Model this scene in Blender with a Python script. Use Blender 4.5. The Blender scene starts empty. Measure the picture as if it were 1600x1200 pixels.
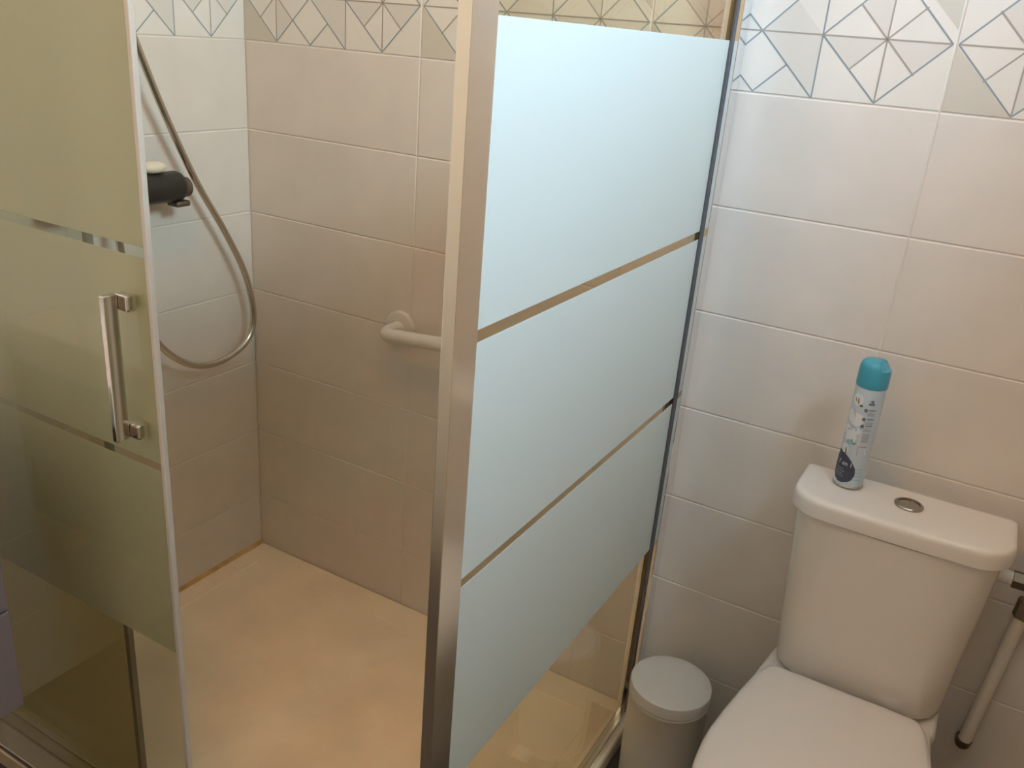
import bpy, bmesh, math, random
from mathutils import Vector, Matrix
random.seed(7)
S = bpy.context.scene
C = S.collection
PI = math.pi

# ------------------------------------------------------------------ camera
cam_d = bpy.data.cameras.new('camera'); cam = bpy.data.objects.new('camera', cam_d); C.objects.link(cam)
cam.location = (1.63381, -1.58780, 1.46670)
cam.rotation_euler = (1.188270, -0.0771273, 0.5248757)
cam_d.sensor_width = 36.0; cam_d.lens = 1371.175 / 1600 * 36.0
cam_d.clip_start = 0.02
S.camera = cam

# ------------------------------------------------------------------ world, daylight, exposure
S.view_settings.view_transform = 'Standard'
S.view_settings.look = 'None'
S.view_settings.gamma = 1.0
S.view_settings.use_curve_mapping = False
S.view_settings.exposure = 0.0
S.cycles.blur_glossy = 0.0
W = bpy.data.worlds.new('sky'); S.world = W; W.use_nodes = True
W.node_tree.nodes['Background'].inputs[0].default_value = (0.55, 0.75, 1.0, 1)
W.node_tree.nodes['Background'].inputs[1].default_value = 1.0

XR, YF, ZC = 2.06, -2.06, 2.50          # right wall, wall behind the camera, ceiling
WY0, WY1, WZ0, WZ1 = -1.20, -0.50, 1.88, 2.40    # window opening in the right wall
def area_light(name, loc, target, sx, sy, energy, col):
    d = bpy.data.lights.new(name, 'AREA'); d.shape = 'RECTANGLE'; d.size = sx; d.size_y = sy
    d.energy = energy; d.color = col
    o = bpy.data.objects.new(name, d); C.objects.link(o); o.location = loc
    o.rotation_euler = (Vector(target) - Vector(loc)).to_track_quat('-Z', 'Z').to_euler()
    return o
area_light('window_daylight', (XR + 0.225, (WY0 + WY1) / 2, (WZ0 + WZ1) / 2), (0, (WY0 + WY1) / 2, (WZ0 + WZ1) / 2), 0.68, 0.50, 73.0, (0.575, 0.78, 1.0))
LAMP_POS = (0.95, -1.11, ZC); LAMP_STRENGTH = 54.0; LAMP_COL = (1.0, 0.41, 0.08, 1)

# ------------------------------------------------------------------ materials
def mat(name, col, rough=0.5, metal=0.0, spec=0.5, noise=0.0, nscale=20.0, bump=0.0, bscale=60.0, coat=0.0, trans=0.0, sss=0.0):
    m = bpy.data.materials.new(name); m.use_nodes = True
    nt = m.node_tree; b = nt.nodes['Principled BSDF']
    b.inputs['Base Color'].default_value = (*col, 1); b.inputs['Roughness'].default_value = rough
    b.inputs['Metallic'].default_value = metal; b.inputs['Specular IOR Level'].default_value = spec
    b.inputs['Coat Weight'].default_value = coat; b.inputs['Transmission Weight'].default_value = trans
    tc = nt.nodes.new('ShaderNodeTexCoord')
    if noise:
        n = nt.nodes.new('ShaderNodeTexNoise'); n.inputs['Scale'].default_value = nscale; n.inputs['Detail'].default_value = 5
        nt.links.new(tc.outputs['Object'], n.inputs['Vector'])
        r = nt.nodes.new('ShaderNodeValToRGB')
        r.color_ramp.elements[0].position = 0.3; r.color_ramp.elements[1].position = 0.7
        r.color_ramp.elements[0].color = (*[c * (1 - noise) for c in col], 1)
        r.color_ramp.elements[1].color = (*[min(1, c * (1 + noise * 0.5)) for c in col], 1)
        nt.links.new(n.outputs['Fac'], r.inputs['Fac']); nt.links.new(r.outputs['Color'], b.inputs['Base Color'])
    if bump:
        n2 = nt.nodes.new('ShaderNodeTexNoise'); n2.inputs['Scale'].default_value = bscale; n2.inputs['Detail'].default_value = 4
        nt.links.new(tc.outputs['Object'], n2.inputs['Vector'])
        bp = nt.nodes.new('ShaderNodeBump'); bp.inputs['Strength'].default_value = bump; bp.inputs['Distance'].default_value = 0.004
        nt.links.new(n2.outputs['Fac'], bp.inputs['Height']); nt.links.new(bp.outputs['Normal'], b.inputs['Normal'])
    return m
def schlick(nt, f0, f90):
    """reflectance of a thin pane, the same from both sides"""
    lw = nt.nodes.new('ShaderNodeLayerWeight'); lw.inputs['Blend'].default_value = 0.5
    p = nt.nodes.new('ShaderNodeMath'); p.operation = 'POWER'; p.inputs[1].default_value = 5.0
    a = nt.nodes.new('ShaderNodeMath'); a.operation = 'MULTIPLY_ADD'; a.inputs[1].default_value = f90 - f0; a.inputs[2].default_value = f0
    nt.links.new(lw.outputs['Facing'], p.inputs[0]); nt.links.new(p.outputs[0], a.inputs[0])
    return a.outputs[0]
def glass_mat(name, tint):
    m = bpy.data.materials.new(name); m.use_nodes = True; nt = m.node_tree; nt.nodes.clear()
    out = nt.nodes.new('ShaderNodeOutputMaterial'); mix = nt.nodes.new('ShaderNodeMixShader')
    t = nt.nodes.new('ShaderNodeBsdfTransparent'); t.inputs[0].default_value = (*tint, 1)
    g = nt.nodes.new('ShaderNodeBsdfGlossy'); g.inputs['Roughness'].default_value = 0.02
    f = schlick(nt, 0.04, 0.75)
    nt.links.new(f, mix.inputs[0]); nt.links.new(t.outputs[0], mix.inputs[1]); nt.links.new(g.outputs[0], mix.inputs[2])
    nt.links.new(mix.outputs[0], out.inputs[0]); return m
def frost_mat(name, dcol, tcol, wd, wt, wclear):
    """etched glass: part of the light is scattered back, most is scattered through, a little passes straight"""
    m = bpy.data.materials.new(name); m.use_nodes = True; nt = m.node_tree; nt.nodes.clear()
    out = nt.nodes.new('ShaderNodeOutputMaterial')
    d = nt.nodes.new('ShaderNodeBsdfDiffuse'); d.inputs[0].default_value = (*dcol, 1)
    t = nt.nodes.new('ShaderNodeBsdfTranslucent'); t.inputs[0].default_value = (*tcol, 1)
    c = nt.nodes.new('ShaderNodeBsdfTransparent'); c.inputs[0].default_value = (0.85, 0.9, 0.8, 1)
    g = nt.nodes.new('ShaderNodeBsdfGlossy'); g.inputs['Roughness'].default_value = 0.32
    f = schlick(nt, 0.03, 0.35)
    m1 = nt.nodes.new('ShaderNodeMixShader'); m1.inputs[0].default_value = wt / (wd + wt)
    m2 = nt.nodes.new('ShaderNodeMixShader'); m2.inputs[0].default_value = wclear
    m3 = nt.nodes.new('ShaderNodeMixShader')
    L = nt.links.new
    L(d.outputs[0], m1.inputs[1]); L(t.outputs[0], m1.inputs[2]); L(m1.outputs[0], m2.inputs[1]); L(c.outputs[0], m2.inputs[2])
    L(f, m3.inputs[0]); L(m2.outputs[0], m3.inputs[1]); L(g.outputs[0], m3.inputs[2]); L(m3.outputs[0], out.inputs[0])
    return m
def emit_mat(name, col, strength):
    m = bpy.data.materials.new(name); m.use_nodes = True; nt = m.node_tree; nt.nodes.clear()
    out = nt.nodes.new('ShaderNodeOutputMaterial'); e = nt.nodes.new('ShaderNodeEmission')
    e.inputs[0].default_value = col; e.inputs[1].default_value = strength
    nt.links.new(e.outputs[0], out.inputs[0]); return m

M = dict(
    tile=mat('white_tile', (0.71, 0.66, 0.60), 0.38, spec=0.4, noise=0.05, nscale=9, bump=0.05, bscale=35),
    grout=mat('pale_grout', (0.72, 0.675, 0.62), 0.85, spec=0.2),
    decor=mat('decor_tile', (0.74, 0.705, 0.645), 0.36, spec=0.4, noise=0.04, nscale=9),
    line_blue=mat('print_blue_grey', (0.25, 0.31, 0.34), 0.4),
    line_taupe=mat('print_taupe', (0.36, 0.33, 0.29), 0.4),
    shade_dark=mat('print_shade_dark', (0.585, 0.55, 0.475), 0.38),
    shade_light=mat('print_shade_light', (0.665, 0.63, 0.575), 0.38),
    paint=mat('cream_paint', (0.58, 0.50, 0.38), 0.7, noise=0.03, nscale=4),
    front_paint=mat('pale_cream_paint', (0.93, 0.86, 0.68), 0.6, noise=0.03, nscale=4),
    ceiling=mat('white_ceiling', (0.64, 0.58, 0.48), 0.8, noise=0.02, nscale=4),
    floor=mat('dark_floor', (0.085, 0.07, 0.055), 0.5, noise=0.25, nscale=8),
    tray=mat('stone_tray', (0.90, 0.79, 0.61), 0.5, noise=0.10, nscale=7, bump=0.35, bscale=22),
    sealant=mat('ochre_sealant', (0.60, 0.40, 0.16), 0.5, noise=0.25, nscale=30),
    ceramic=mat('white_ceramic', (0.74, 0.69, 0.63), 0.18, spec=0.5, coat=0.3),
    seat=mat('white_seat', (0.76, 0.70, 0.64), 0.3, spec=0.5),
    alu=mat('satin_aluminium', (0.90, 0.85, 0.77), 0.20, 1.0),
    polished=mat('polished_aluminium', (0.85, 0.86, 0.88), 0.04, 1.0),
    button=mat('button_metal', (0.42, 0.39, 0.34), 0.25, 1.0),
    chrome=mat('chrome', (0.75, 0.73, 0.70), 0.10, 1.0),
    hose=mat('hose_metal', (0.62, 0.59, 0.55), 0.24, 1.0),
    gasket=mat('grey_gasket', (0.10, 0.10, 0.11), 0.5),
    strip=mat('grey_strip', (0.24, 0.22, 0.17), 0.5),
    seal=mat('edge_seal', (0.62, 0.60, 0.56), 0.4),
    black=mat('black_plastic', (0.02, 0.018, 0.015), 0.4),
    soap=mat('cream_soap', (0.80, 0.70, 0.55), 0.5, noise=0.05, nscale=40),
    white_plastic=mat('white_plastic', (0.70, 0.67, 0.62), 0.35),
    nylon=mat('white_nylon', (0.68, 0.65, 0.60), 0.35),
    bin=mat('bin_white', (0.62, 0.58, 0.51), 0.45, noise=0.03, nscale=12),
    brass=mat('dull_nut', (0.22, 0.18, 0.14), 0.5, 1.0),
    pipe=mat('painted_pipe', (0.72, 0.66, 0.57), 0.5),
    lilac=mat('grey_lacquer', (0.15, 0.12, 0.112), 0.4),
    can=mat('can_pale_blue', (0.50, 0.58, 0.64), 0.30, spec=0.5),
    can_rim=mat('can_rim', (0.45, 0.42, 0.38), 0.35, 0.8),
    cap=mat('turquoise_cap', (0.055, 0.33, 0.44), 0.30, spec=0.5),
    navy=mat('print_navy', (0.045, 0.052, 0.085), 0.4),
    pwhite=mat('print_white', (0.72, 0.73, 0.74), 0.4),
    pgrey=mat('print_grey', (0.16, 0.18, 0.21), 0.4),
    pmid=mat('print_mid_grey', (0.40, 0.43, 0.46), 0.4),
    polive=mat('print_olive', (0.17, 0.16, 0.05), 0.4),
    pred=mat('print_red', (0.62, 0.22, 0.16), 0.4),
    pblue=mat('print_water_blue', (0.30, 0.47, 0.55), 0.4),
    clear=glass_mat('clear_glass', (0.93, 0.925, 0.85)),
    win_glass=glass_mat('window_glass', (0.97, 0.99, 1.0)),
    frost=frost_mat('frosted_glass', (0.86, 0.95, 0.97), (0.80, 0.77, 0.60), 0.52, 0.46, 0.05),
    frost_light=frost_mat('light_frosted_glass', (0.86, 0.93, 0.90), (0.95, 0.95, 0.82), 0.22, 0.70, 0.22),
    globe=emit_mat('lit_globe', LAMP_COL, LAMP_STRENGTH),
    pvc=mat('window_pvc', (0.8, 0.8, 0.8), 0.4),
)

# ------------------------------------------------------------------ mesh helpers
def link(name, me, parent=None, loc=None):
    o = bpy.data.objects.new(name, me); C.objects.link(o)
    if loc is not None: o.location = loc
    if parent is not None: o.parent = parent
    return o
def finish(bm, name, mats, parent=None, smooth=False, angle=None):
    bmesh.ops.recalc_face_normals(bm, faces=bm.faces)
    me = bpy.data.meshes.new(name); bm.to_mesh(me); bm.free()
    for m in (mats if isinstance(mats, (list, tuple)) else [mats]): me.materials.append(M[m])
    if smooth:
        for p in me.polygons: p.use_smooth = True
        me.set_sharp_from_angle(angle=math.radians(angle or 40))
    return link(name, me, parent)
def bm_box(x0, x1, y0, y1, z0, z1, bev=0.0, seg=2, bm=None, mi=0):
    bm = bm or bmesh.new()
    r = bmesh.ops.create_cube(bm, size=1.0)
    for v in r['verts']:
        v.co = Vector(((x0 + x1) / 2 + v.co.x * (x1 - x0), (y0 + y1) / 2 + v.co.y * (y1 - y0), (z0 + z1) / 2 + v.co.z * (z1 - z0)))
    fs = set(f for v in r['verts'] for f in v.link_faces)
    for f in fs: f.material_index = mi
    if bev:
        es = list(set(e for v in r['verts'] for e in v.link_edges))
        bmesh.ops.bevel(bm, geom=es, offset=bev, segments=seg, affect='EDGES', profile=0.5)
    return bm
def box(name, x0, x1, y0, y1, z0, z1, m, parent=None, bev=0.0, seg=2, smooth=None):
    return finish(bm_box(x0, x1, y0, y1, z0, z1, bev, seg), name, m, parent, smooth=bool(smooth), angle=50)
def bm_loft(rings, cap0=True, cap1=True, closed=True, bm=None, mi=0):
    bm = bm or bmesh.new(); vs = [[bm.verts.new(p) for p in r] for r in rings]
    n = len(rings[0]); fs = []
    for a, b in zip(vs, vs[1:]):
        for i in range(n if closed else n - 1):
            fs.append(bm.faces.new((a[i], a[(i + 1) % n], b[(i + 1) % n], b[i])))
    if cap0: fs.append(bm.faces.new(vs[0][::-1]))
    if cap1: fs.append(bm.faces.new(vs[-1]))
    for f in fs: f.material_index = mi
    return bm
def circ(cx, cy, z, r, n=32): return [(cx + r * math.cos(2 * PI * i / n), cy + r * math.sin(2 * PI * i / n), z) for i in range(n)]
def lathe(name, cx, cy, prof, m, parent=None, n=40, angle=35):
    return finish(bm_loft([circ(cx, cy, z, max(r, 1e-4), n) for r, z in prof]), name, m, parent, True, angle)
def bm_tube(pts, r, n=14, bm=None, mi=0):
    pts = [Vector(p) for p in pts]; rings = []
    up = None
    for i, p in enumerate(pts):
        t = ((pts[min(i + 1, len(pts) - 1)] - pts[max(i - 1, 0)])).normalized()
        if up is None:
            up = t.orthogonal().normalized()
        up = (up - t * up.dot(t)).normalized(); sd = t.cross(up)
        rr = r[i] if isinstance(r, (list, tuple)) else r
        rings.append([p + (up * math.cos(2 * PI * k / n) + sd * math.sin(2 * PI * k / n)) * rr for k in range(n)])
    return bm_loft(rings, bm=bm, mi=mi)
def tube(name, pts, r, m, parent=None, n=14, angle=40): return finish(bm_tube(pts, r, n), name, m, parent, True, angle)
def spline(pts, k=8):
    pts = [Vector(p) for p in pts]; out = []
    P = [pts[0] * 2 - pts[1]] + pts + [pts[-1] * 2 - pts[-2]]
    for i in range(1, len(P) - 2):
        for j in range(k):
            t = j / k; a, b, c, d = P[i - 1], P[i], P[i + 1], P[i + 2]
            out.append(0.5 * ((2 * b) + (c - a) * t + (2 * a - 5 * b + 4 * c - d) * t * t + (3 * b - a - 3 * c + d) * t ** 3))
    out.append(pts[-1]); return out
def rrect(x0, x1, y0, y1, radii, seg=8, bulge=0.0):
    """outline, counter-clockwise from above; radii for corners (x0,y0),(x1,y0),(x1,y1),(x0,y1); bulge pushes the y0 side out"""
    pts = []
    for (cx, cy, a0), r in zip(((x0, y0, PI), (x1, y0, 1.5 * PI), (x1, y1, 0), (x0, y1, 0.5 * PI)), radii):
        sx = 1 if cx == x0 else -1; sy = 1 if cy == y0 else -1
        ox, oy = cx + sx * r, cy + sy * r
        for k in range(seg + 1):
            a = a0 + 0.5 * PI * k / seg
            pts.append([ox + r * math.cos(a), oy + r * math.sin(a)])
        if cy == y0 and cx == x0:          # extra points along the front for the bulge
            for k in range(1, 12): pts.append([x0 + r + (x1 - x0 - 2 * r) * k / 12, y0])
    xm, hw = (x0 + x1) / 2, (x1 - x0) / 2
    for p in pts:
        w = max(0.0, 1 - ((p[0] - xm) / hw) ** 2) * max(0.0, min(1.0, (y1 - p[1]) / (y1 - y0)))
        p[1] -= bulge * w
    return pts
def scaled(pts, d, z):
    """outline shrunk by about d metres about its middle, at height z"""
    xs = [p[0] for p in pts]; ys = [p[1] for p in pts]
    cx, cy = (min(xs) + max(xs)) / 2, (min(ys) + max(ys)) / 2
    fx = 1 - 2 * d / (max(xs) - min(xs)); fy = 1 - 2 * d / (max(ys) - min(ys))
    return [(cx + (p[0] - cx) * fx, cy + (p[1] - cy) * fy, z) for p in pts]
def empty(name, loc, label, cat, group=None):
    o = bpy.data.objects.new(name, None); C.objects.link(o); o.location = loc; o.empty_display_size = 0.05
    o['label'] = label; o['category'] = cat
    if group: o['group'] = group
    return o
def adopt(root):
    """after the parts have been built in world space: keep them there below the root"""
    for ch in root.children: ch.matrix_parent_inverse = Matrix.Translation(root.location).inverted()
def structure(o, label=None):
    o['kind'] = 'structure'
    if label: o['label'] = label
    return o

# ------------------------------------------------------------------ the room
GR = 0.0022                                    # grout joint
TT = 0.006                                    # tile thickness proud of the backing
structure(box('floor', -0.1, XR + 0.5, YF - 0.1, 0.1, -0.1, 0.0, 'floor'), 'dark brown bathroom floor')
structure(box('ceiling', -0.1, XR + 0.5, YF - 0.1, 0.1, ZC, ZC + 0.1, 'ceiling'), 'plain white ceiling')
# faces of the tiles lie in y = 0 (back) and x = 0 (left); the grout lies a little behind them
wall_back = structure(box('wall_back', -0.1, XR + 0.5, 0.0016, 0.12, 0.0, ZC, 'grout'), 'white tiled wall behind shower and toilet with a line patterned frieze')
wall_left = structure(box('wall_left', -0.12, -0.0016, YF, 0.0016, 0.0, ZC, 'grout'), 'white tiled shower side wall behind the hose')
structure(box('wall_front', -0.1, XR + 0.5, YF - 0.12, YF, 0.0, ZC, 'front_paint'), 'cream painted wall')
# right wall with its window opening
bm = bmesh.new()
bm_box(XR, XR + 0.23, YF, WY0, 0, ZC, bm=bm); bm_box(XR, XR + 0.23, WY1, 0.0016, 0, ZC, bm=bm)
bm_box(XR, XR + 0.23, WY0, WY1, 0, WZ0, bm=bm); bm_box(XR, XR + 0.23, WY0, WY1, WZ1, ZC, bm=bm)
structure(finish(bm, 'wall_right', 'paint'), 'cream painted wall with window')
wf = bmesh.new(); fw = 0.04
bm_box(XR + .14, XR + .19, WY0, WY0 + fw, WZ0, WZ1, .004, bm=wf); bm_box(XR + .14, XR + .19, WY1 - fw, WY1, WZ0, WZ1, .004, bm=wf)
bm_box(XR + .14, XR + .19, WY0 + fw, WY1 - fw, WZ0, WZ0 + fw, .004, bm=wf); bm_box(XR + .14, XR + .19, WY0 + fw, WY1 - fw, WZ1 - fw, WZ1, .004, bm=wf)
win = structure(finish(wf, 'window_1', 'pvc'), 'white framed bathroom window')
box('pane', XR + .162, XR + .168, WY0 + fw, WY1 - fw, WZ0 + fw, WZ1 - fw, 'win_glass', win)

def tile_mesh(name, w, h, m):
    """front face in y = 0, lower left corner at the origin, chamfered edges"""
    bm = bmesh.new(); g = GR / 2; c = 0.0016
    o = [(g, g), (w - g, g), (w - g, h - g), (g, h - g)]
    i = [(g + c, g + c), (w - g - c, g + c), (w - g - c, h - g - c), (g + c, h - g - c)]
    bm_loft([[(x, TT, z) for x, z in o], [(x, 0.0010, z) for x, z in o], [(x, 0.0, z) for x, z in i]], bm=bm)
    return bm
def to_mesh(bm, name, mats):
    bmesh.ops.recalc_face_normals(bm, faces=bm.faces)
    me = bpy.data.meshes.new(name); bm.to_mesh(me); bm.free()
    for m in mats: me.materials.append(M[m])
    return me
def poly(bm, pts, y, mi):
    f = bm.faces.new([bm.verts.new((x, y, z)) for x, z in pts]); f.material_index = mi
    f.normal_update()
    if f.normal.y > 0: f.normal_flip()
def decor_mesh():
    bm = tile_mesh('decor', 0.5, 0.2, 'decor'); U = 0.1
    lw = 0.0026
    def line(a, b, mi, ext=0.0):
        a = Vector(a) * U; b = Vector(b) * U; d = (b - a).normalized(); n = Vector((-d.y, d.x)) * lw / 2
        a = a - d * ext; b = b + d * ext
        poly(bm, [tuple(a - n), tuple(b - n), tuple(b + n), tuple(a + n)], -0.0003 - 0.00005 * mi, mi)
    def tri(pts, mi): poly(bm, [(p[0] * U, p[1] * U) for p in pts], -0.00015, mi)
    e = 0.025
    tri([(e, e), (1 - e, e), (e, 1 - e)], 3)
    tri([(2, 1), (3, .02), (3, 1)], 4); tri([(3, 1), (3.5, .5), (4, 1)], 4); tri([(4, 1), (4.5, .5), (4.97, 1)], 4)
    tri([(1, .02), (1.5, .5), (1, 1)], 4); tri([(2, 1), (2.5, 1.5), (3, 1)], 4); tri([(3.5, 1.5), (4, 1), (4, 1.98)], 4)
    tri([(.5, 1.5), (1, 1), (1, 1.98)], 4); tri([(1.98, 1.98), (2.5, 1.5), (3, 1.98)], 4); tri([(4.2, 1.98), (4.98, 1.2), (4.98, 1.98)], 3)
    for cx in (1, 4):
        l, r_, b, t = (cx - .96, 1), (cx + .96 if cx == 4 else cx + 1, 1), (cx, .035), (cx, 1.965)
        if cx == 4: l = (3, 1)
        for a, c in ((l, b), (b, r_), (r_, t), (t, l)): line(a, c, 1)
        line((cx, .035), (cx, 1.965), 2)
        for dx, dy in ((-.5, -.5), (.5, -.5), (-.5, .5), (.5, .5)): line((cx, 1), (cx + dx, 1 + dy), 2)
    line((.05, 1), (4.95, 1), 2)
    line((3, .02), (3, 1.98), 1); line((2, 1), (2.98, .03), 1); line((2, 1), (2.98, 1.97), 1)
    line((2, .03), (2.5, .5), 1); line((2, .03), (1.5, .5), 1); line((2, 1.97), (2.5, 1.5), 1); line((2, 1.97), (1.5, 1.5), 1)
    me = bpy.data.meshes.new('decor_tile'); bm.to_mesh(me); bm.free()
    for m in ('decor', 'line_blue', 'line_taupe', 'shade_dark', 'shade_light'): me.materials.append(M[m])
    return me
plain_me = to_mesh(tile_mesh('tile', .5, .2, 'tile'), 'tile', ['tile'])
decor_me = decor_mesh()
def tiles(wall, ncol, place):
    for c in range(ncol):
        for r in range(12):
            dec = r == 7
            o = bpy.data.objects.new('decor_tile' if dec else 'tile', decor_me if dec else plain_me); C.objects.link(o)
            o.parent = wall; place(o, c, r)
            if dec and c == 0: o['label'] = 'frieze tile printed with blue grey triangles and diamonds'
def place_back(o, c, r): o.location = (c * .5, 0, r * .2)
def place_left(o, c, r): o.location = (0, -(c + 1) * .5, r * .2); o.rotation_euler = (0, 0, PI / 2)
tiles(wall_back, 4, place_back)
last_w = max(XR - 2.0, 0.03) + 0.02
cut_me = to_mesh(tile_mesh('tile', last_w, .2, 'tile'), 'cut_tile', ['tile'])
for r in range(12):
    o = bpy.data.objects.new('cut_tile', cut_me); C.objects.link(o); o.parent = wall_back; o.location = (2.0, 0, r * .2)
tiles(wall_left, 4, place_left)

# ------------------------------------------------------------------ shower tray and sealant
SX, SY = 1.178, -0.866                        # outer size of the tray
TZ = 0.040
def ring4(x0, x1, y0, y1, z): return [(x0, y0, z), (x1, y0, z), (x1, y1, z), (x0, y1, z)]
bm = bm_loft([ring4(.001, SX, SY, -.001, .0005), ring4(.001, SX, SY, -.001, TZ - .004), ring4(.003, SX - .003, SY + .003, -.003, TZ),
              ring4(.06, SX - .08, SY + .08, -.078, TZ), ring4(.063, SX - .083, SY + .083, -.081, TZ - .0035), ring4(.30, SX - .30, SY + .30, -.30, TZ - .009)])
tray = finish(bm, 'shower_tray', 'tray')
tray['label'] = 'low beige stone textured shower tray on the floor'; tray['category'] = 'shower tray'
# yellowed sealant bead along the left wall, thin bead along the back
bm = bm_loft([[(.0005, -.002, TZ + .0005), (.0005, -.002, TZ + .009), (.004, -.002, TZ + .005), (.009, -.002, TZ + .0005)],
              [(.0005, -.80, TZ + .0005), (.0005, -.80, TZ + .009), (.004, -.80, TZ + .005), (.009, -.80, TZ + .0005)]])
structure(finish(bm, 'trim_1', 'sealant'), 'yellowed sealant bead between left wall and shower tray')

# ------------------------------------------------------------------ shower enclosure
GZ0, GZ1 = TZ + .022, 1.90
BANDS = ((1.159, 1.480), (0.833, 1.144), (0.488, 0.820))
enc = empty('shower_enclosure', (SX - .02, -.43, TZ), 'fixed shower screen with silver frame and frosted side panel beside the toilet', 'shower screen')
# wall profile: slim channel with an open front
bm = bmesh.new()
bm_box(1.1635, 1.175, -.042, -.0005, TZ + .001, GZ1 + .02, .0012, bm=bm); bm_box(1.141, 1.1525, -.042, -.0005, TZ + .001, GZ1 + .02, .0012, bm=bm)
bm_box(1.1525, 1.1635, -.010, -.0005, TZ + .001, GZ1 + .02, bm=bm)
finish(bm, 'wall_profile', 'polished', enc)
box('gasket', 1.1616, 1.1665, -.048, -.0423, TZ + .024, GZ1, 'gasket', enc, .001)
# corner post: wide face to the right, narrow face to the front
post = box('corner_post', 1.156, 1.172, -.864, -.817, TZ + .001, GZ1 + .02, 'alu', enc, .0009, 2)
box('post_channel', 1.1455, 1.1555, -.842, -.818, TZ + .001, GZ1 + .02, 'alu', post, .0015)
box('bottom_rail', 1.147, 1.168, -.816, -.0425, TZ + .001, TZ + .0215, 'alu', enc, .002)
side = box('side_pane', 1.1545, 1.1605, -.816, -.012, GZ0, GZ1, 'clear', enc)
for z0, z1 in BANDS: box('frosted_band', 1.1608, 1.1614, -.816, -.0485, z0, z1, 'frost', side)
# front: rails along the tray edge and the fixed pane behind the sliding door
box('front_threshold', .004, 1.144, -.8645, -.792, TZ + .001, TZ + .014, 'alu', enc, .002)
box('top_rail', .004, 1.144, -.850, -.790, GZ1 + .003, GZ1 + .04, 'alu', enc, .003)
box('wall_jamb', .0005, .022, -.846, -.790, TZ + .0145, GZ1 + .002, 'alu', enc, .0015)
fp = box('front_pane', .0225, .492, -.802, -.797, TZ + .015, GZ1 + .002, 'clear', enc)
box('pane_edge_strip', .4925, .503, -.805, -.794, TZ + .015, GZ1 + .002, 'strip', fp, .001)
box('frosted_layer', .0225, .492, -.7968, -.7962, TZ + .016, .470, 'frost_light', fp)
adopt(enc)

door = empty('sliding_door', (.36, -.823, TZ), 'frosted glass sliding shower door with slim chrome handle', 'shower door')
dp = box('door_pane', .030, .652, -.826, -.820, TZ + .015, GZ1 + .001, 'clear', door)
for z0, z1 in BANDS: box('frosted_band', .030, .652, -.8198, -.8192, z0, z1, 'frost', dp)
box('edge_seal', .6523, .6605, -.8275, -.8185, TZ + .016, GZ1, 'seal', door, .0015)
# handle: slim flat bar on two square feet
hx0, hx1 = .602, .613
h = box('handle', hx0, hx1, -.8660, -.8440, .875, 1.094, 'chrome', door, .0022, 3)
for z in (.8755, 1.0695):
    box('handle_foot', hx0 + .001, hx0 + .029, -.8437, -.8270, z, z + .024, 'chrome', h, .004, 3)
adopt(door)

# ------------------------------------------------------------------ grab bar
GBZ = 0.806; gx0, gx1 = 0.474, 0.98
gb = empty('grab_bar', ((gx0 + gx1) / 2, 0, GBZ), 'white grab bar on the back wall inside the shower', 'grab bar')
pts = [(gx0, -.008, GBZ), (gx0, -.045, GBZ)]
for k in range(1, 8):
    a = 0.5 * PI * k / 7; pts.append((gx0 + .028 * (1 - math.cos(a)), -.045 - .028 * math.sin(a), GBZ))
mid = [(gx0 + .06, -.073, GBZ), ((gx0 + gx1) / 2, -.073, GBZ), (gx1 - .06, -.073, GBZ)]
rest = [(gx0 + gx1 - p[0], p[1], p[2]) for p in reversed(pts)]
def gbz(x): return GBZ + .09 * (x - gx0)          # mounted with a slight rise to the right
tube('bar', [(x, y, gbz(x)) for x, y, z in pts + mid + rest], 0.0165, 'nylon', gb, 20)
for x in (gx0, gx1):
    bm = bm_loft([[(x + r * math.cos(2 * PI * k / 36), y, gbz(x) + r * math.sin(2 * PI * k / 36)) for k in range(36)] for r, y in
                  ((.0395, -.0005), (.0395, -.007), (.037, -.011), (.030, -.0125), (.0172, -.0125))])
    finish(bm, 'flange', 'nylon', gb, True, 35)
adopt(gb)

# ------------------------------------------------------------------ mixer, soap, hand shower and hose on the left wall
MZ = 1.100
mx = empty('shower_mixer', (0, -.42, MZ), 'black thermostatic shower mixer bar on the left shower wall', 'shower mixer')
def ytube(name, prof, x, z, m, parent, n=28):
    bm = bm_loft([[(x + r * math.cos(2 * PI * k / n), y, z + r * math.sin(2 * PI * k / n)) for k in range(n)] for r, y in prof])
    return finish(bm, name, m, parent, True, 35)
ytube('body', [(.024, -.262), (.030, -.268), (.0325, -.276), (.0325, -.56), (.030, -.568), (.024, -.574)], .062, MZ, 'black', mx)
ytube('end_cap', [(.017, -.236), (.021, -.240), (.022, -.247), (.022, -.2615)], .055, MZ - .006, 'brass', mx)
for y in (-.335, -.50):
    bm = bm_tube([(.001, y, MZ), (.030, y, MZ)], .014); bm_tube([(.0008, y, MZ), (.008, y, MZ)], .030, 28, bm)
    finish(bm, 'wall_union', 'chrome', mx, True, 35)
tube('hose_outlet', [(.062, -.43, MZ - .030), (.062, -.43, MZ - .058)], .011, 'chrome', mx)
bm = bm_box(.045, .078, -.288, -.250, MZ - .044, MZ - .031, .004)
finish(bm, 'stop_tab', 'brass', mx, True, 40)
adopt(mx)
sp = spline([(-1, 0), (-.7, .72), (0, 1), (.7, .72), (1, 0)], 4)
bm = bm_loft([[(.060 + .020 * sx * math.cos(2 * PI * k / 24), -.328 + .030 * sx * math.sin(2 * PI * k / 24), MZ + .0328 + zz) for k in range(24)]
              for sx, zz in ((.60, .0), (.90, .004), (1.0, .010), (.92, .017), (.60, .0215), (.2, .0225))])
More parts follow.
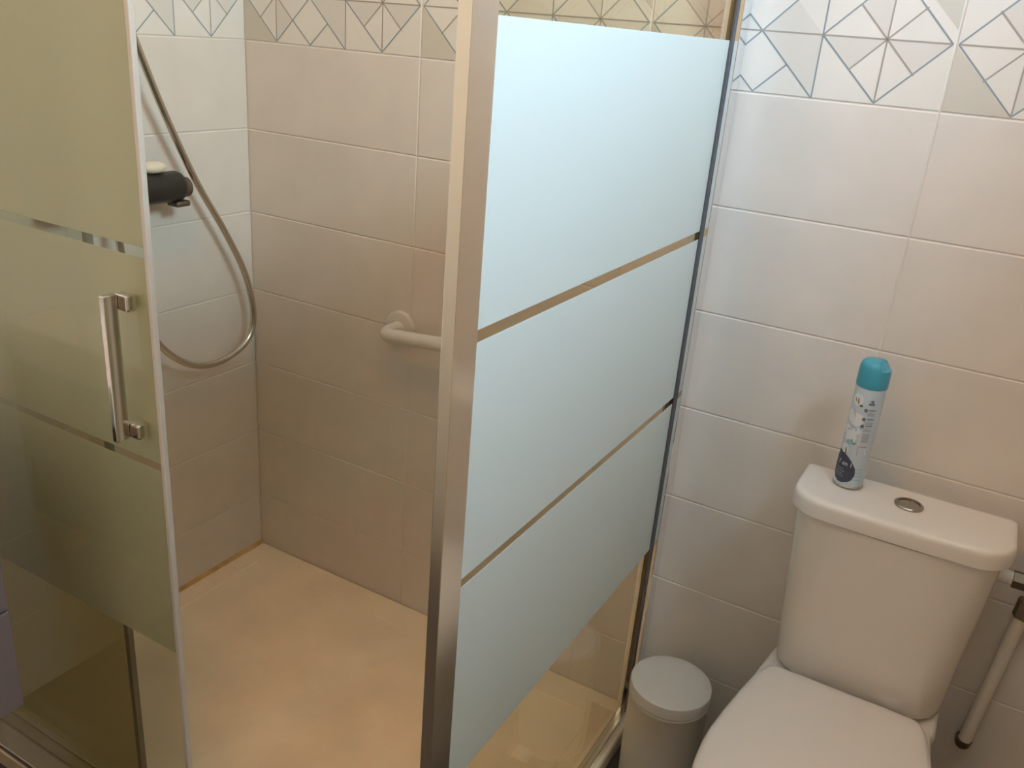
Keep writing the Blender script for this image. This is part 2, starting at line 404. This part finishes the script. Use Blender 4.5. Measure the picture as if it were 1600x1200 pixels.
soap = finish(bm, 'soap_bar', 'soap', None, True, 60); soap['label'] = 'small cream soap bar lying on the black mixer'; soap['category'] = 'soap'

hs = empty('hand_shower', (0, -.50, 1.75), 'chrome hand shower on its wall bracket behind the frosted door', 'hand shower')
tube('handle', [(.075, -.46, 1.66), (.085, -.475, 1.75), (.105, -.487, 1.83)], [.010, .012, .013], 'chrome', hs)
bm = bmesh.new(); hd = Vector((.9, .15, -.5)).normalized(); pc = Vector((.115, -.49, 1.86)); u = hd.orthogonal().normalized(); v_ = hd.cross(u)
bm_loft([[pc + hd * t + (u * math.cos(2 * PI * k / 30) + v_ * math.sin(2 * PI * k / 30)) * r for k in range(30)] for t, r in ((-.018, .018), (-.012, .035), (0, .047), (.012, .048), (.016, .045))], bm=bm)
finish(bm, 'spray_head', 'chrome', hs, True, 40)
box('bracket', .0005, .070, -.497, -.458, 1.715, 1.748, 'chrome', hs, .006, 3, True)
adopt(hs)

hp = [(.075, -.459, 1.655), (.078, -.435, 1.575), (.072, -.395, 1.485), (.065, -.337, 1.353), (.055, -.275, 1.227), (.050, -.203, 1.092), (.050, -.134, .980), (.050, -.075, .865),
      (.050, -.051, .758), (.052, -.075, .694), (.055, -.150, .664), (.058, -.233, .669), (.060, -.304, .709), (.062, -.365, .780), (.062, -.412, .890), (.062, -.43, 1.040)]
path = spline(hp, 10)
hose = tube('shower_hose', path, .0078, 'hose', None, 16)
hose['label'] = 'looping silver flexible shower hose hanging before the left wall'; hose['category'] = 'hose'

# ------------------------------------------------------------------ toilet
wc = empty('toilet', (1.60, -.33, 0), 'white close coupled toilet with cistern and closed lid against the wall', 'toilet')
tank_top = rrect(1.441, 1.766, -.182, -.006, (.045, .045, .008, .008), 8, .012)
tank_bot = rrect(1.457, 1.748, -.160, -.006, (.05, .05, .008, .008), 8, .010)
def lerp(a, b, t): return [(p[0] + (q[0] - p[0]) * t, p[1] + (q[1] - p[1]) * t) for p, q in zip(a, b)]
rings = [scaled(tank_bot, .022, .4052), scaled(tank_bot, .008, .4085), scaled(tank_bot, .002, .417), scaled(tank_bot, 0, .430)]
for t, z in ((.25, .53), (.5, .60), (.75, .67), (1, .7455)): rings.append([(p[0], p[1], z) for p in lerp(tank_bot, tank_top, t)])
finish(bm_loft(rings), 'cistern', 'ceramic', wc, True, 50)
lid_o = rrect(1.430, 1.778, -.190, -.040, (.055, .055, .010, .010), 10, .007)
lid_o = [(p[0], p[1]) for p in lid_o]
rings = [scaled(lid_o, .004, .7460), scaled(lid_o, .0, .7485), scaled(lid_o, .0, .769), scaled(lid_o, .0012, .7742), scaled(lid_o, .0035, .7780), scaled(lid_o, .008, .7800), scaled(lid_o, .016, .7805)]
finish(bm_loft(rings), 'cistern_lid', 'ceramic', wc, True, 50)
bz = .7806; bx, by = 1.611, -.109
btn = lathe('flush_button', bx, by, [(.0235, bz), (.0235, bz + .0025), (.0215, bz + .0042), (.0178, bz + .0044), (.0175, bz + .0012), (.001, bz + .0012)], 'button', wc, 40)
for s in (-1, 1):
    a0 = (0 if s > 0 else PI); arc = [(bx + .0165 * math.cos(a0 + PI * k / 18 - PI / 2 + 0), by + .0165 * math.sin(a0 + PI * k / 18 - PI / 2)) for k in range(19)]
    arc = [(x + s * .0006, y) for x, y in arc]
    finish(bm_loft([[(x, y, bz + .0014) for x, y in arc], [(x, y, bz + .0030 - .0006 * abs(y - by) / .016) for x, y in arc]]), 'button_half', 'button', btn, True, 40)
# seat cover outline, measured from the photograph's perspective
CX = 1.592
half = [(.0, -.192), (.060, -.191), (.110, -.192), (.127, -.196), (.136, -.208), (.148, -.250), (.160, -.320), (.170, -.400), (.172, -.460), (.166, -.520), (.148, -.572), (.118, -.612), (.075, -.638), (.0, -.648)]
hs_ = [(p.x, p.y) for p in spline([(a, b, 0) for a, b in half], 4)]
cover = [(CX + a, b) for a, b in hs_] + [(CX - a, b) for a, b in reversed(hs_[1:-1])]
finish(bm_loft([scaled(cover, .002, .407), scaled(cover, .0, .411), scaled(cover, 0, .421), scaled(cover, .003, .4235)]), 'seat', 'seat', wc, True, 50)
finish(bm_loft([scaled(cover, .003, .4240), scaled(cover, .0, .4265), scaled(cover, .0, .434), scaled(cover, .003, .439), scaled(cover, .010, .4425), scaled(cover, .03, .4445), scaled(cover, .09, .4465), scaled(cover, .13, .447)]),
       'seat_cover', 'seat', wc, True, 60)
for s in (-1, 1):
    tube('hinge', [(CX + s * .075 - .018, -.182, .421), (CX + s * .075 + .018, -.182, .421)], .008, 'chrome', wc)
# deck that carries the cistern, bowl and foot in one ceramic body
def bowl_ring(z, w, y0, y1, deck):
    o = []
    for a, b in hs_:
        t = (b + .192) / (-.648 + .192)
        yy = y0 + (y1 - y0) * t
        o.append((a / .172 * w if a else 0, yy))
    return [(CX + a, b, z) for a, b in o] + [(CX - a, b, z) for a, b in reversed(o[1:-1])]
rings = [bowl_ring(.0005, .105, -.10, -.50, 0), bowl_ring(.03, .102, -.10, -.495, 0), bowl_ring(.12, .095, -.09, -.48, 0), bowl_ring(.22, .115, -.07, -.53, 0),
         bowl_ring(.30, .150, -.05, -.60, 0), bowl_ring(.36, .163, -.03, -.632, 0), bowl_ring(.395, .166, -.02, -.640, 0), bowl_ring(.404, .160, -.022, -.634, 0)]
finish(bm_loft(rings), 'bowl', 'ceramic', wc, True, 60)
deck = rrect(1.455, 1.750, -.182, -.004, (.03, .03, .01, .01), 6, 0)
finish(bm_loft([scaled(deck, .03, .300), scaled(deck, .008, .345), scaled(deck, .0, .385), scaled(deck, .002, .400), scaled(deck, .008, .4046)]), 'cistern_deck', 'ceramic', wc, True, 60)
adopt(wc)

# ------------------------------------------------------------------ water supply beside the cistern
wp = empty('water_supply', (1.82, 0, .30), 'white water pipe with dull metal nuts on the wall right of the cistern', 'pipe')
tube('inlet_stub', [(1.7662, -.075, .690), (1.790, -.075, .690)], .012, 'white_plastic', wp, 16)
tube('inlet_nut', [(1.7905, -.075, .690), (1.816, -.075, .690)], .0155, 'brass', wp, 6, 20)
tube('connector', spline([(1.8165, -.075, .690), (1.840, -.072, .688), (1.852, -.055, .676), (1.850, -.035, .655), (1.834, -.026, .640)], 5), .008, 'brass', wp)
tube('compression_nut', [(1.826, -.025, .598), (1.8285, -.025, .632)], .0155, 'brass', wp, 6, 20)
tube('pipe', [(1.806, -.025, .315), (1.826, -.025, .5975)], .0115, 'pipe', wp, 16)
tube('wall_elbow', spline([(1.806, -.025, .3145), (1.805, -.022, .305), (1.805, -.010, .300), (1.805, -.0006, .300)], 5), .0135, 'brass', wp)
adopt(wp)

# ------------------------------------------------------------------ pedal bin
bn = empty('pedal_bin', (1.283, -.157, 0), 'small round off-white bin between shower screen and toilet', 'bin')
bx, by = 1.283, -.157
lathe('body', bx, by, [(.070, .0005), (.074, .004), (.0765, .02), (.079, .12), (.0800, .245), (.0812, .247), (.0812, .251), (.078, .253)], 'bin', bn, 56)
lathe('lid', bx, by, [(.0785, .2532), (.0815, .2545), (.0818, .276), (.0805, .2795), (.0775, .2815), (.060, .2825), (.03, .2832), (.001, .2834)], 'bin', bn, 56)
box('pedal', bx + .004, bx + .044, by - .108, by - .072, .010, .017, 'bin', bn, .002)
adopt(bn)

# ------------------------------------------------------------------ aerosol can on the cistern
cx, cy, cz = 1.508, -.093, .7812
can = empty('aerosol_can', (cx, cy, cz), 'pale blue air freshener can with turquoise cap standing on the cistern', 'spray can')
CR = .0245
lathe('body', cx, cy, [(.0225, cz + .0004), (.0240, cz + .002), (CR, cz + .0045), (CR, cz + .166), (.0240, cz + .171), (.0225, cz + .1745)], 'can', can, 56)
lathe('base_rim', cx, cy, [(CR + .0002, cz + .0012), (CR + .0008, cz + .002), (CR + .0008, cz + .0042), (CR + .0002, cz + .005)], 'can_rim', can, 56)
# cap: rounded shoulder, cut away towards the nozzle side
bm = bmesh.new(); n = 56; rings = []
for r, z in ((.0232, .1695), (.0252, .1705), (.0256, .174), (.0254, .196), (.0246, .203), (.0222, .2085), (.0180, .2115), (.010, .2125), (.0005, .2125)):
    ring = []
    for k in range(n):
        a = 2 * PI * k / n; x, y = r * math.cos(a), r * math.sin(a); zz = z
        if z > .19:
            d = x * .98 + y * -.2                      # towards the nozzle side
            if d > .009: zz = min(zz, .2125 - (min(d, .0165) - .009) / .0075 * .0125)
        ring.append((cx + x, cy + y, cz + zz))
    rings.append(ring)
finish(bm_loft(rings), 'cap', 'cap', can, True, 40)
A0 = math.atan2(-1.5878 - cy, 1.6338 - cx)
def wrap(s, h_, off=.0003):
    a = A0 + s / CR; return (cx + (CR + off) * math.cos(a), cy + (CR + off) * math.sin(a), cz + h_)
def blob(bm, pts, mi, off=.0003, ncol=10):
    """closed outline of (s, h) points wrapped on the can as a fine grid of quads"""
    hs2 = [p[1] for p in pts]; h0, h1 = min(hs2), max(hs2); rows = 16
    def span(hh):
        xs = []
        for (s0, a), (s1, b) in zip(pts, pts[1:] + pts[:1]):
            if (a <= hh < b) or (b <= hh < a): xs.append(s0 + (s1 - s0) * (hh - a) / (b - a))
        return (min(xs), max(xs)) if len(xs) > 1 else None
    prev = None
    for i in range(rows + 1):
        hh = h0 + (h1 - h0) * (.01 + .98 * i / rows); sp_ = span(hh)
        if not sp_: prev = None; continue
        row = [bm.verts.new(wrap(sp_[0] + (sp_[1] - sp_[0]) * k / ncol, hh, off)) for k in range(ncol + 1)]
        if prev:
            for k in range(ncol):
                f = bm.faces.new((prev[k], prev[k + 1], row[k + 1], row[k])); f.material_index = mi
        prev = row
def ell(s, h_, a, b, rot=0, n=24): return [(s + a * math.cos(t) * math.cos(rot) - b * math.sin(t) * math.sin(rot), h_ + a * math.cos(t) * math.sin(rot) + b * math.sin(t) * math.cos(rot)) for t in [2 * PI * (k + .37) / n for k in range(n)]]
def rect(s0, s1, h0, h1): return [(s0, h0), (s1, h0 + 1e-6), (s1, h1), (s0, h1 - 1e-6)]
PM = ['pwhite', 'navy', 'pgrey', 'pmid', 'polive', 'pred', 'pblue']
bm = bmesh.new()
# white cotton flowers on the left, their twigs and leaves
for s, h_, a, b, r in ((-.016, .150, .010, .010, .2), (-.010, .118, .012, .011, 0), (-.022, .122, .009, .010, 0), (-.014, .088, .011, .010, .3), (-.024, .098, .008, .008, 0), (-.020, .066, .009, .008, 0), (-.006, .100, .007, .006, 0)):
    blob(bm, ell(s, h_, a, b, r), 0, .00025)
for s, h_, a, b, r in ((-.014, .148, .0012, .0055, .2), (-.008, .142, .0032, .0018, .1), (-.0195, .149, .001, .004, .4), (-.0155, .0625, .0015, .0070, .15), (-.012, .053, .0010, .005, .9), (-.0045, .0785, .0032, .0011, .4), (-.009, .083, .0008, .0030, .2)):
    blob(bm, ell(s, h_, a, b, r), 4, .0004)
for s, h_, a, b, r in ((-.016, .128, .0010, .0075, .45), (-.012, .105, .0065, .0011, -.35), (-.020, .099, .0030, .0012, .5), (-.007, .102, .0010, .003, 0)):
    blob(bm, ell(s, h_, a, b, r), 3, .00045)
blob(bm, ell(-.013, .079, .0065, .0045), 6, .00035)
# navy drop at the foot
drop = [(-.030, .062), (-.022, .0610), (-.011, .0565), (-.001, .048), (.0065, .037), (.008, .026), (.004, .016), (-.005, .0095), (-.016, .0085), (-.026, .011), (-.034, .018), (-.036, .030), (-.035, .045)]
blob(bm, drop, 1, .0005, 20)
for k, (s0, s1) in enumerate(((-.026, -.012), (-.0255, -.009), (-.0255, -.011), (-.025, -.010))): blob(bm, rect(s0, s1, .0315 - k * .0042, .0323 - k * .0042), 3, .0007)
# emblem, icons and small print on the right
blob(bm, ell(.0078, .1520, .0026, .0020), 2, .0004); blob(bm, ell(.0095, .1500, .0012, .0009), 2, .00045); blob(bm, rect(.0030, .0125, .1455, .1490), 2, .0004)
for k, h_ in enumerate((.1365, .1215, .1100)):
    blob(bm, ell(.0010, h_, .0029, .0031), 2, .0004)
    blob(bm, rect(.0056, .0170, h_ + .0004, h_ + .0020), 2, .0004); blob(bm, rect(.0052, .0115, h_ - .0022, h_ - .0012), 3, .0004)
    blob(bm, rect(.0040, .0165, h_ - .0085, h_ - .0035), 3, .0003)
blob(bm, rect(.0045, .0165, .083, .099), 3, .0003); blob(bm, rect(.0015, .0028, .078, .102), 0, .0003)
blob(bm, rect(.004, .0165, .0745, .0762), 5, .0004); blob(bm, rect(.0025, .0034, .060, .076), 5, .0004)
for a, b in (((.0145, .0685), (.0170, .0735)), ((.0145, .0685), (.0165, .0630))):
    dx = .0009; blob(bm, [(a[0] - dx, a[1]), (a[0] + dx, a[1] + 1e-5), (b[0] + dx, b[1]), (b[0] - dx, b[1] - 1e-5)], 0, .0004)
for k in range(4): blob(bm, rect(.004 + .002 * k % .003, .020, .017 + k * .0062, .0186 + k * .0062), 6, .0003)
bmesh.ops.recalc_face_normals(bm, faces=bm.faces)
finish(bm, 'label_print', PM, can)
fc = bpy.data.curves.new('t', 'FONT'); fc.body = '7 en 1'; fc.size = .0105
fo = bpy.data.objects.new('t', fc); C.objects.link(fo); bpy.context.view_layer.update()
tm = bpy.data.meshes.new_from_object(fo.evaluated_get(bpy.context.evaluated_depsgraph_get()))
bpy.data.objects.remove(fo)
for v in tm.vertices: v.co = Vector(wrap(-.0250 + v.co.x, .0390 + v.co.y, .0009))
tm.materials.clear(); tm.materials.append(M['pwhite'])
link('lettering', tm, can)
adopt(can); can.scale = (1.0, 1.0, 1.085)

# ------------------------------------------------------------------ wall hung vanity by the shower (its corner shows at the left edge)
va = empty('vanity_unit', (.25, -1.30, .45), 'grey wall hung washbasin unit left of the shower door', 'cabinet')
box('carcass', .002, .494, -1.600, -1.002, .450, .800, 'lilac', va, .002)
for z0, z1 in ((.450, .622), (.626, .800)):
    d = box('drawer_front', .4945, .514, -1.600, -1.000, z0, z1, 'lilac', va, .002)
    box('drawer_pull', .5143, .526, -1.40, -1.20, z1 - .045, z1 - .035, 'chrome', d, .003)
bm = bmesh.new()
o1 = rrect(.002, .525, -1.61, -.992, (.02, .02, .02, .02), 6); i1 = rrect(.09, .47, -1.54, -1.06, (.08, .08, .08, .08), 6)
bm_loft([scaled(o1, 0, .801), scaled(o1, 0, .865), scaled(o1, .004, .870), scaled(i1, 0, .870), scaled(i1, .02, .80 + .008), scaled(i1, .10, .806)], bm=bm)
finish(bm, 'basin', 'ceramic', va, True, 40)
tube('tap', spline([(.05, -1.30, .870), (.05, -1.30, .96), (.08, -1.30, 1.0), (.14, -1.30, .995), (.16, -1.30, .97)], 5), .012, 'chrome', va)
adopt(va)

# ------------------------------------------------------------------ ceiling light
cl = empty('ceiling_light', LAMP_POS, 'round warm ceiling light', 'ceiling light')
lathe('base', LAMP_POS[0], LAMP_POS[1], [(.13, ZC - .0005), (.13, ZC - .02), (.125, ZC - .024)], 'white_plastic', cl, 40)
lathe('diffuser', LAMP_POS[0], LAMP_POS[1], [(.12, ZC - .0245), (.118, ZC - .045), (.10, ZC - .07), (.06, ZC - .088), (.001, ZC - .094)], 'globe', cl, 40)
adopt(cl)
